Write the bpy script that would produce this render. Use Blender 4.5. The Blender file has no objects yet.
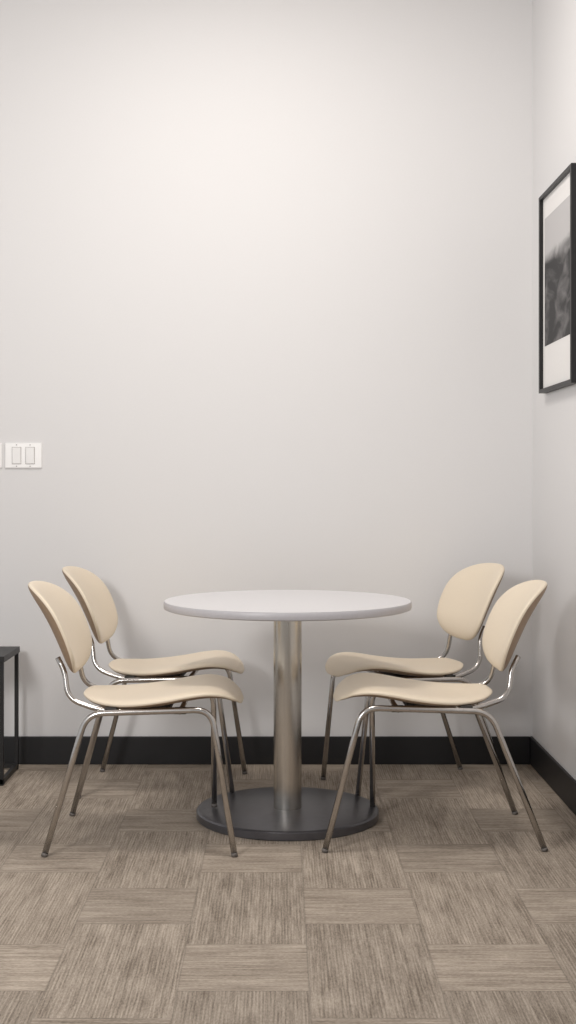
import bpy, math, random
from mathutils import Vector, Matrix
random.seed(3)
sc = bpy.context.scene
sc.view_settings.view_transform = 'Standard'
sc.view_settings.look = 'None'

def s2l(c):
    return tuple(((v/255)/12.92 if v/255 <= 0.04045 else (((v/255)+0.055)/1.055)**2.4) for v in c)

def new_mat(name, rgb, rough=0.5, metal=0.0, spec=0.5):
    m = bpy.data.materials.new(name); m.use_nodes = True
    b = m.node_tree.nodes['Principled BSDF']
    b.inputs['Base Color'].default_value = (*s2l(rgb), 1)
    b.inputs['Roughness'].default_value = rough
    b.inputs['Metallic'].default_value = metal
    b.inputs['Specular IOR Level'].default_value = spec
    return m

def add_noise(m, scale=(1,1,1), nscale=5, detail=4, amt=0.06, bump=0.0, bdist=0.001, rough_amt=0.0):
    nt = m.node_tree; N = nt.nodes; L = nt.links
    b = N['Principled BSDF']
    tc = N.new('ShaderNodeTexCoord'); mp = N.new('ShaderNodeMapping')
    mp.inputs['Scale'].default_value = scale
    L.new(tc.outputs['Object'], mp.inputs['Vector'])
    n = N.new('ShaderNodeTexNoise'); n.inputs['Scale'].default_value = nscale; n.inputs['Detail'].default_value = detail
    L.new(mp.outputs[0], n.inputs['Vector'])
    base = b.inputs['Base Color'].default_value[:3]
    r = N.new('ShaderNodeValToRGB')
    r.color_ramp.elements[0].position = 0.3; r.color_ramp.elements[1].position = 0.7
    r.color_ramp.elements[0].color = (*[v*(1-amt) for v in base], 1)
    r.color_ramp.elements[1].color = (*[min(1, v*(1+amt)) for v in base], 1)
    L.new(n.outputs['Fac'], r.inputs['Fac']); L.new(r.outputs['Color'], b.inputs['Base Color'])
    if bump > 0:
        bp = N.new('ShaderNodeBump'); bp.inputs['Strength'].default_value = bump; bp.inputs['Distance'].default_value = bdist
        L.new(n.outputs['Fac'], bp.inputs['Height']); L.new(bp.outputs[0], b.inputs['Normal'])
    return m

wall_m = add_noise(new_mat('wall_paint', (227,226,226), 0.7, spec=0.25), nscale=120, amt=0.006, bump=0.08, bdist=0.0008)
ceil_m = add_noise(new_mat('ceiling_paint', (215,210,207), 0.8, spec=0.2), nscale=120, amt=0.006)
base_m = add_noise(new_mat('baseboard_vinyl', (24,23,25), 0.5), nscale=30, amt=0.1)
uph_m = add_noise(new_mat('cream_upholstery', (234,220,198), 0.40, spec=0.45), nscale=260, amt=0.02, bump=0.1, bdist=0.0005)
pad_shade_m = add_noise(new_mat('pad_shade_tan', (156,132,108), 0.5), nscale=60, amt=0.06)  # shade painted as colour: darker tan for backrest rears and seat undersides
chrome_m = add_noise(new_mat('satin_chrome', (196,192,188), 0.2, metal=1.0), nscale=40, amt=0.05)
steel_m = add_noise(new_mat('brushed_steel', (203,198,190), 0.27, metal=1.0), scale=(1,1,60), nscale=8, amt=0.04, bump=0.04, bdist=0.0003)
steel_m.node_tree.nodes['Principled BSDF'].inputs['Anisotropic'].default_value = 0.5
gun_m = add_noise(new_mat('gunmetal', (104,104,109), 0.32, metal=0.75), nscale=40, amt=0.05)
top_m = add_noise(new_mat('laminate_top', (222,221,223), 0.35), nscale=90, amt=0.02)
edge_m = add_noise(new_mat('laminate_edge', (188,186,190), 0.4), nscale=90, amt=0.02)
blk_m = add_noise(new_mat('black_metal', (24,23,24), 0.45), nscale=30, amt=0.15)
rub_m = add_noise(new_mat('rubber', (50,47,44), 0.7), nscale=60, amt=0.1)
glide_m = add_noise(new_mat('foot_glide', (105,100,96), 0.5), nscale=60, amt=0.1)
swit_m = add_noise(new_mat('switch_plastic', (244,243,242), 0.35), nscale=50, amt=0.01)
gap_m = add_noise(new_mat('switch_gap', (176,173,171), 0.6), nscale=50, amt=0.02)
mat_m = add_noise(new_mat('mat_board', (236,234,232), 0.8), nscale=100, amt=0.01)

# ---------- floor material -------------
def floor_material():
    m = bpy.data.materials.new('woven_carpet_tile'); m.use_nodes = True
    nt = m.node_tree; N = nt.nodes; L = nt.links; b = N['Principled BSDF']
    b.inputs['Roughness'].default_value = 0.7
    b.inputs['Specular IOR Level'].default_value = 0.3
    def M(op, a, c=None, d=None):
        n = N.new('ShaderNodeMath'); n.operation = op
        for i, v in enumerate((a, c, d)):
            if v is None: continue
            if isinstance(v, (int, float)): n.inputs[i].default_value = v
            else: L.new(v, n.inputs[i])
        return n.outputs[0]
    tc = N.new('ShaderNodeTexCoord'); sp = N.new('ShaderNodeSeparateXYZ')
    L.new(tc.outputs['Object'], sp.inputs[0]); x, y = sp.outputs[0], sp.outputs[1]
    W = 0.305; P = 0.915
    u = M('DIVIDE', M('SUBTRACT', x, 0.07), W)
    col = M('FLOOR', u); fu = M('SUBTRACT', u, col)
    par = M('FLOORED_MODULO', col, 2)
    yy = M('DIVIDE', M('SUBTRACT', M('ADD', y, M('MULTIPLY', par, 0.4575)), 3.49), P)
    row = M('FLOOR', yy); v = M('MULTIPLY', M('SUBTRACT', yy, row), P)
    isH = M('LESS_THAN', v, W)
    du = M('MULTIPLY', M('MINIMUM', fu, M('SUBTRACT', 1, fu)), W)
    dv = M('MINIMUM', M('MINIMUM', v, M('SUBTRACT', P, v)), M('ABSOLUTE', M('SUBTRACT', v, W)))
    d = M('MINIMUM', du, dv)
    seam = N.new('ShaderNodeMapRange'); seam.inputs['From Min'].default_value = 0.0005; seam.inputs['From Max'].default_value = 0.0035
    seam.inputs['To Min'].default_value = 0.76; seam.inputs['To Max'].default_value = 1
    L.new(d, seam.inputs['Value'])
    cmb = N.new('ShaderNodeCombineXYZ'); L.new(col, cmb.inputs[0]); L.new(row, cmb.inputs[1]); L.new(isH, cmb.inputs[2])
    wn = N.new('ShaderNodeTexWhiteNoise'); L.new(cmb.outputs[0], wn.inputs['Vector'])
    along = N.new('ShaderNodeMix'); along.data_type='FLOAT'
    L.new(isH, along.inputs[0]); L.new(y, along.inputs[2]); L.new(x, along.inputs[3])
    across = N.new('ShaderNodeMix'); across.data_type='FLOAT'
    L.new(isH, across.inputs[0]); L.new(x, across.inputs[2]); L.new(y, across.inputs[3])
    def grain(sa, sc_, det, rg):
        c = N.new('ShaderNodeCombineXYZ')
        L.new(M('MULTIPLY', along.outputs[0], sa), c.inputs[0]); L.new(M('MULTIPLY', across.outputs[0], sc_), c.inputs[1])
        L.new(M('MULTIPLY', wn.outputs['Value'], 37.0), c.inputs[2])
        n = N.new('ShaderNodeTexNoise'); n.inputs['Scale'].default_value = 1; n.inputs['Detail'].default_value = det; n.inputs['Roughness'].default_value = rg
        L.new(c.outputs[0], n.inputs['Vector']); return n.outputs['Fac']
    g1 = grain(7, 190, 3, 0.6); g2 = grain(3, 26, 3, 0.55); g3 = grain(90, 260, 2, 0.6); g4 = grain(7, 9, 3, 0.5)
    rib = M('MULTIPLY_ADD', M('SINE', M('MULTIPLY', across.outputs[0], 2*math.pi/0.0085)), 0.5, 0.5)
    g = M('ADD', M('ADD', M('MULTIPLY', g1, 0.38), M('MULTIPLY', g2, 0.18)), M('ADD', M('MULTIPLY', g3, 0.25), M('ADD', M('MULTIPLY', rib, 0.05), M('MULTIPLY', g4, 0.14))))
    r = N.new('ShaderNodeValToRGB'); e = r.color_ramp.elements
    e[0].position = 0.38; e[0].color = (*s2l((118,106,93)),1)
    e[1].position = 0.62; e[1].color = (*s2l((196,183,168)),1)
    L.new(g, r.inputs['Fac'])
    fac = M('MULTIPLY', M('ADD', 0.86, M('ADD', M('MULTIPLY', wn.outputs['Value'], 0.20), M('MULTIPLY', isH, 0.04))), seam.outputs[0])
    mx = N.new('ShaderNodeVectorMath'); mx.operation = 'SCALE'
    L.new(r.outputs['Color'], mx.inputs[0]); L.new(fac, mx.inputs['Scale'])
    L.new(mx.outputs[0], b.inputs['Base Color'])
    bp = N.new('ShaderNodeBump'); bp.inputs['Strength'].default_value = 0.25; bp.inputs['Distance'].default_value = 0.0015
    L.new(M('MULTIPLY', g, seam.outputs[0]), bp.inputs['Height']); L.new(bp.outputs[0], b.inputs['Normal'])
    return m
floor_m = floor_material()

# ---------- mesh helpers -------------
def mesh_obj(name, verts, faces, mat, parent=None, smooth=False, loc=None):
    me = bpy.data.meshes.new(name); me.from_pydata([tuple(v) for v in verts], [], faces); me.update()
    me.materials.append(mat)
    if smooth:
        for p in me.polygons: p.use_smooth = True
    o = bpy.data.objects.new(name, me); sc.collection.objects.link(o)
    if parent: o.parent = parent
    if loc: o.location = loc
    return o

def fixn(o):
    import bmesh
    bm = bmesh.new(); bm.from_mesh(o.data); bmesh.ops.recalc_face_normals(bm, faces=bm.faces); bm.to_mesh(o.data); bm.free()
    return o

def box(name, a, b, mat, parent=None, bevel=0.0):
    x0,y0,z0 = a; x1,y1,z1 = b
    V = [(x0,y0,z0),(x1,y0,z0),(x1,y1,z0),(x0,y1,z0),(x0,y0,z1),(x1,y0,z1),(x1,y1,z1),(x0,y1,z1)]
    F = [(0,3,2,1),(4,5,6,7),(0,1,5,4),(1,2,6,5),(2,3,7,6),(3,0,4,7)]
    o = mesh_obj(name, V, F, mat, parent)
    if bevel > 0:
        md = o.modifiers.new('bev', 'BEVEL'); md.width = bevel; md.segments = 3
    return o

def empty(name, loc=(0,0,0), rz=0, s=1.0):
    e = bpy.data.objects.new(name, None); sc.collection.objects.link(e)
    e.location = loc; e.rotation_euler = (0,0,rz); e.empty_display_size = 0.1; e.scale=(s,s,s)
    return e

def fillet(pts, rad, n=8):
    pts = [Vector(p) for p in pts]; out = [pts[0]]
    rads = rad if isinstance(rad, (list,tuple)) else [rad]*(len(pts)-2)
    for i in range(1, len(pts)-1):
        p0,p,p1 = pts[i-1],pts[i],pts[i+1]
        r = min(rads[i-1], (p0-p).length*0.48, (p1-p).length*0.48)
        a = p+(p0-p).normalized()*r; c = p+(p1-p).normalized()*r
        for k in range(n+1):
            t = k/n; out.append(a*(1-t)**2 + p*2*t*(1-t) + c*t*t)
    out.append(pts[-1]); return out

def tube(name, pts, r, mat, parent=None, seg=16):
    V=[];F=[]
    n=len(pts); T=[]
    for i in range(n):
        a=pts[max(i-1,0)]; b=pts[min(i+1,n-1)]; T.append((b-a).normalized())
    up = Vector((0,1,0)) if abs(T[0].y)<0.9 else Vector((1,0,0))
    nrm = (up - T[0]*up.dot(T[0])).normalized()
    for i in range(n):
        nrm = (nrm - T[i]*nrm.dot(T[i])).normalized(); bn = T[i].cross(nrm)
        for k in range(seg):
            a=2*math.pi*k/seg; V.append(pts[i]+(nrm*math.cos(a)+bn*math.sin(a))*r)
    for i in range(n-1):
        for k in range(seg):
            k2=(k+1)%seg; F.append((i*seg+k,i*seg+k2,(i+1)*seg+k2,(i+1)*seg+k))
    F.append(tuple(reversed(range(seg)))); F.append(tuple(range((n-1)*seg,n*seg)))
    return fixn(mesh_obj(name,V,F,mat,parent,smooth=True))

def lathe(name, prof, mat, parent=None, seg=96, smooth=True, loc=None):
    V=[];F=[]
    for r,z in prof:
        for k in range(seg):
            a=2*math.pi*k/seg; V.append((r*math.cos(a),r*math.sin(a),z))
    n=len(prof)
    for i in range(n-1):
        for k in range(seg):
            k2=(k+1)%seg; F.append((i*seg+k,i*seg+k2,(i+1)*seg+k2,(i+1)*seg+k))
    F.append(tuple(range(seg))); F.append(tuple(range((n-1)*seg,n*seg)))
    o=fixn(mesh_obj(name,V,F,mat,parent,smooth=smooth,loc=loc))
    md=o.modifiers.new('es','EDGE_SPLIT'); md.split_angle=math.radians(35)
    return o

def pad(name, shape, outline, thick, mat, parent, rings=24, seg=112, under=None, split=0.985):
    V=[];F=[];FM=[]
    def ring(r, side):
        t = thick*0.5*(max(0,1-r**7))**0.5
        idx=len(V)
        for k in range(seg):
            a=2*math.pi*k/seg; ou,ov = outline(a)
            V.append(shape(ou*r, ov*r, side*t))
        return idx
    rr=[i/rings for i in range(1,rings)]
    rr=[0.06+0.94*(1-(1-t)**1.8) for t in rr]
    V.append(shape(0,0,thick/2)); rows=[]
    for r in rr: rows.append((ring(r,1),r,1))
    rows.append((ring(1.0,1),1.0,1))
    for r in reversed(rr): rows.append((ring(r,-1),r,-1))
    V.append(shape(0,0,-thick/2)); last=len(V)-1
    for k in range(seg):
        F.append((0,rows[0][0]+k,rows[0][0]+(k+1)%seg)); FM.append(0)
        F.append((last,rows[-1][0]+(k+1)%seg,rows[-1][0]+k)); FM.append(1)
    for (a,ra,sa),(b,rb,sb) in zip(rows[:-1],rows[1:]):
        for k in range(seg):
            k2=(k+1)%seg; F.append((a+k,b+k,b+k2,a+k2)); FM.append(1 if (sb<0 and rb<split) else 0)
    o=mesh_obj(name,V,F,mat,parent,smooth=True)
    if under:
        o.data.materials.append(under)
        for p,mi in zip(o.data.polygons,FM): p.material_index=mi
    return fixn(o)

def sup(a, n):
    c,s=math.cos(a),math.sin(a)
    return math.copysign(abs(c)**(2/n),c), math.copysign(abs(s)**(2/n),s)
def sup_back(a):
    s=math.sin(a); n = 2.3 if s>0 else 2.3+0.8*min(1,-s*2)
    return sup(a,n)

def interp(xs, ys, x):
    if x<=xs[0]: return ys[0]
    if x>=xs[-1]: return ys[-1]
    for i in range(len(xs)-1):
        if x<=xs[i+1]:
            t=(x-xs[i])/(xs[i+1]-xs[i])
            p0=ys[max(i-1,0)];p1=ys[i];p2=ys[i+1];p3=ys[min(i+2,len(ys)-1)]
            return 0.5*((2*p1)+(-p0+p2)*t+(2*p0-5*p1+4*p2-p3)*t*t+(-p0+3*p1-3*p2+p3)*t**3)

# ---------- chair (faces local +X) ----------
def chair(loc, rz, rear=-0.36, front=0.24, fy=0.245, ry=0.25, s=1.0, ftop=(0.18,0.18), fz=(0,0), bup=0.0, bx=0.0):
    e = empty('dining_chair', loc, rz, s)
    L2=0.262; W2=0.228
    xs=[-0.262,-0.215,-0.15,-0.07,0.02,0.10,0.16,0.21,0.245,0.262]
    zs=[0.486,0.471,0.462,0.464,0.476,0.491,0.497,0.490,0.472,0.456]
    def seat_shape(u,v,off):
        x=u*L2
        w = W2*(0.93+0.07*u)
        y=v*w
        z=interp(xs,zs,x)+0.010*(v*v) - 0.007
        return (x,y,z+off)
    pad('seat', seat_shape, lambda a: sup(a,2.7), 0.034, uph_m, e, under=pad_shade_m)
    H2=0.167; BW=0.213
    cx,cz=-0.350+bx,0.699+bup; tilt=math.radians(26)
    def back_shape(u,v,off):
        s=v*H2
        w=BW*(1-0.03*v)
        lat=u*w
        fwd=0.045*u*u - 0.010*v*v + off
        if v>0: fwd-= 0.012*v*v
        x=cx - s*math.sin(tilt) + fwd*math.cos(tilt)
        z=cz + s*math.cos(tilt) + fwd*math.sin(tilt)
        return (x,lat,z)
    pad('backrest', back_shape, sup_back, 0.034, uph_m, e, under=pad_shade_m)
    R=0.0098
    zr_,zf_=0.438,0.452
    for sgn in (-1,1):
        n_=1 if sgn<0 else 2
        rx = rear[n_-1] if isinstance(rear,tuple) else rear
        fx = front[n_-1] if isinstance(front,tuple) else front
        pr=Vector((rx,sgn*ry,0.006)); pf=Vector((fx,sgn*fy,0.006+fz[n_-1]))
        qr=Vector((-0.225,sgn*0.198,zr_)); qf=Vector((ftop[n_-1],sgn*0.198,zf_))
        pts=fillet([pr,qr,qf,pf],0.055,10)
        tube('side_frame_%d'%n_, pts, R, chrome_m, e)
        for nm,p,q in (('rear',pr,qr),('front',pf,qf)):
            d=(q-p).normalized()
            tube('foot_glide_%s_%d'%(nm,n_), [p-d*0.005,p+d*0.006], R+0.0006, glide_m, e)
        y0=sgn*0.125
        pts=fillet([(-0.330+bx,y0,0.605+bup),(-0.305+bx,y0*1.08,0.560+bup),(-0.292,sgn*0.155,0.478),(-0.18,sgn*0.170,0.441),(0.08,sgn*0.170,0.446)],[0.03,0.06,0.05],10)
        tube('back_support_%d'%n_, pts, 0.0088, chrome_m, e)
        for kx in (-0.15,0.07):
            box('seat_pad_%d'%n_, (kx-0.02,sgn*0.183-0.012,0.436),(kx+0.02,sgn*0.183+0.012,0.456), rub_m, e, 0.003)
    for j,xx in enumerate((-0.12,0.07)):
        tube('cross_bar_%d'%(j+1), [Vector((xx,-0.198,0.444)),Vector((xx,0.198,0.444))], 0.008, chrome_m, e)
    box('under_seat_bracket',(-0.09,-0.10,0.430),(0.03,0.10,0.450),rub_m,e,0.004)
    return e

TX,TY=0.030,4.60
chair((-0.380,4.355,0), math.radians(-1), rear=-0.348, front=(0.245,0.150), ftop=(0.17,0.15), fy=0.24, fz=(0,0.036))
chair((-0.393,5.06,0), math.radians(-4), rear=-0.34, front=0.245, fy=0.225, ry=0.225, s=0.985, bup=0.014)
chair((0.444,4.39,0), math.radians(181.5), rear=-0.392, front=(0.110,0.305), ftop=(0.115,0.185), fy=0.225, ry=0.23)
chair((0.443,5.04,0), math.radians(197), rear=-0.375, front=(0.225,0.23), fy=0.20, ry=0.21, s=0.985, bup=0.022, bx=0.006)

# ---------- table ----------
t = empty('round_pedestal_table',(TX,TY,0))
dz=0.006
lathe('table_top',[(0.05,0.7225+dz),(0.423,0.7225+dz),(0.4305,0.7255+dz),(0.432,0.729+dz),(0.432,0.745+dz),(0.430,0.7485+dz),(0.426,0.75+dz),(0.05,0.75+dz)],edge_m,t,seg=160)
lathe('table_top_surface',[(0.01,0.7495+dz),(0.4285,0.7495+dz),(0.4285,0.7506+dz),(0.01,0.7506+dz)],top_m,t,seg=160)
lathe('mount_plate',[(0.02,0.720),(0.075,0.720),(0.075,0.7288),(0.02,0.7288)],gun_m,t)
lathe('column',[(0.02,0.03),(0.049,0.03),(0.049,0.720),(0.02,0.720)],steel_m,t)
lathe('base_disc',[(0.05,0.0),(0.314,0.0),(0.318,0.004),(0.318,0.026),(0.314,0.0305),(0.309,0.032),(0.05,0.033)],gun_m,t,seg=160)

# ---------- side table ----------
s = empty('metal_side_table',(-1.06,5.06,0))
wd,dp,ht,q=0.42,0.30,0.498,0.015
box('top',(-wd,-0.005,ht-0.024),(0.004,dp+0.005,ht),blk_m,s,0.002)
for i,(x,y) in enumerate(((-q,0),(-q,dp-q),(-wd,0),(-wd,dp-q))):
    box('leg_%d'%(i+1),(x,y,0),(x+q,y+q,ht-0.02),blk_m,s,0.0015)
box('rail_1',(-wd,0.0005,0.006),(0,q-0.001,0.024),blk_m,s); box('rail_2',(-wd,dp-q,0.006),(0,dp-0.001,0.024),blk_m,s)
box('rail_3',(-q,0,0.006),(-0.0005,dp,0.024),blk_m,s); box('rail_4',(-wd,0,0.006),(-wd+q,dp,0.024),blk_m,s)

# ---------- room ----------
YB=5.45; XR=1.050; CH=3.4; XL=-4.0; YN=-2.5
box('floor',(XL,YN,-0.05),(XR+0.1,YB+0.1,0),floor_m)
box('ceiling',(XL,YN,CH),(XR+0.1,YB+0.1,CH+0.05),ceil_m)
box('wall_back',(XL,YB,0),(XR+0.1,YB+0.1,CH),wall_m)
box('wall_right',(XR,YN,0),(XR+0.1,YB,CH),wall_m)
box('baseboard_back',(XL,YB-0.012,0),(XR-0.012,YB,0.115),base_m,None,0.003)
box('baseboard_right',(XR-0.012,YN,0),(XR,YB,0.115),base_m,None,0.003)

# ---------- switches ----------
def switch(xr, w=0.153, n=2):
    e=empty('light_switch_plate',(xr-w/2,YB,1.277))
    box('plate',(-w/2,-0.007,-0.052),(w/2,0,0.052),swit_m,e,0.003)
    for i in range(n):
        c=(i-(n-1)/2)*0.056
        box('gap_%d'%(i+1),(c-0.0195,-0.0078,-0.0355),(c+0.0195,-0.006,0.0355),gap_m,e)
        o=box('rocker_%d'%(i+1),(c-0.0175,-0.012,-0.0335),(c+0.0175,-0.006,0.0335),swit_m,e,0.002)
        o.rotation_euler=(math.radians(3),0,0)
        for zz in (-0.044,0.044):
            tube('screw_%d'%(i+1),[Vector((c,-0.0085,zz)),Vector((c,-0.006,zz))],0.0025,gap_m,e)
switch(-0.981); switch(-1.146)

# ---------- framed picture on right wall ----------
f=empty('framed_picture',(XR,4.882,1.900))
hy,hz,fw,fd=0.288,0.384,0.020,0.030
box('frame_1',(-fd,-hy,-hz),(0,-hy+fw,hz),blk_m,f,0.001); box('frame_2',(-fd,hy-fw,-hz),(0,hy,hz),blk_m,f,0.001)
box('frame_3',(-fd+0.0004,-hy+fw,-hz),(0,hy-fw,-hz+fw*0.7),blk_m,f); box('frame_4',(-fd+0.0004,-hy+fw,hz-fw*0.7),(0,hy-fw,hz),blk_m,f)
box('mat_board',(-0.016,-hy+fw,-hz+fw*0.7),(-0.001,hy-fw,hz-fw*0.7),mat_m,f)
pm=new_mat('art_print',(175,174,174),0.6)
nt=pm.node_tree;N=nt.nodes;Lk=nt.links
def PM(op,a,c,d=None):
    n=N.new('ShaderNodeMath');n.operation=op
    for i,v in enumerate((a,c,d)):
        if v is None: continue
        if isinstance(v,(int,float)): n.inputs[i].default_value=v
        else: Lk.new(v,n.inputs[i])
    return n.outputs[0]
tc=N.new('ShaderNodeTexCoord');sp=N.new('ShaderNodeSeparateXYZ');Lk.new(tc.outputs['Object'],sp.inputs[0])
mp=N.new('ShaderNodeMapping');mp.inputs['Rotation'].default_value=(0.6,0,0);mp.inputs['Scale'].default_value=(1,4,9)
Lk.new(tc.outputs['Object'],mp.inputs['Vector'])
n=N.new('ShaderNodeTexNoise');n.inputs['Scale'].default_value=1.4;n.inputs['Detail'].default_value=4;n.inputs['Distortion'].default_value=0.8
Lk.new(mp.outputs[0],n.inputs['Vector'])
mr=N.new('ShaderNodeMapRange');mr.interpolation_type='SMOOTHSTEP';mr.inputs['From Min'].default_value=0.09;mr.inputs['From Max'].default_value=0.17
Lk.new(PM('MULTIPLY_ADD',n.outputs['Fac'],0.10,PM('SUBTRACT',sp.outputs[2],0.05)),mr.inputs['Value'])
low=N.new('ShaderNodeValToRGB');e=low.color_ramp.elements
e[0].position=0.45;e[0].color=(*s2l((32,31,33)),1);e[1].position=0.72;e[1].color=(*s2l((118,116,116)),1)
Lk.new(n.outputs['Fac'],low.inputs['Fac'])
mix=N.new('ShaderNodeMix');mix.data_type='RGBA'
Lk.new(mr.outputs[0],mix.inputs[0]);Lk.new(low.outputs['Color'],mix.inputs[6]);mix.inputs[7].default_value=(*s2l((196,194,194)),1)
Lk.new(mix.outputs[2],N['Principled BSDF'].inputs['Base Color'])
box('print',(-0.0168,-0.240,-0.205),(-0.0158,0.235,0.290),pm,f)

# ---------- lights ----------
w=bpy.data.worlds.new('World'); sc.world=w; w.use_nodes=True
bg=w.node_tree.nodes['Background']; bg.inputs['Color'].default_value=(0.955,0.975,1.0,1); bg.inputs['Strength'].default_value=0.60
def area(name,loc,target,size,sizey,power,col):
    l=bpy.data.lights.new(name,'AREA'); l.shape='RECTANGLE'; l.size=size; l.size_y=sizey; l.energy=power; l.color=col
    o=bpy.data.objects.new(name,l); sc.collection.objects.link(o); o.location=loc
    o.rotation_euler=(Vector(target)-Vector(loc)).to_track_quat('-Z','Y').to_euler(); return o
area('ceiling_light',(-0.2,4.0,3.36),(-0.2,4.15,0.0),0.6,0.5,30,(1.0,0.95,0.90))
area('window_light',(-1.6,1.5,1.95),(-0.55,5.4,1.65),0.6,0.7,46,(1.0,0.975,0.955))

# ---------- camera ----------
cd=bpy.data.cameras.new('Camera'); cam=bpy.data.objects.new('Camera',cd); sc.collection.objects.link(cam)
cam.location=(0,0,1.18); cam.rotation_euler=(math.radians(90),0,0)
cd.sensor_fit='VERTICAL'; cd.sensor_height=36; cd.sensor_width=36*576/1024; cd.lens=1316/1024*36
cd.shift_x=9/1024; cd.shift_y=-33/1024
cd.clip_start=0.05
sc.camera=cam
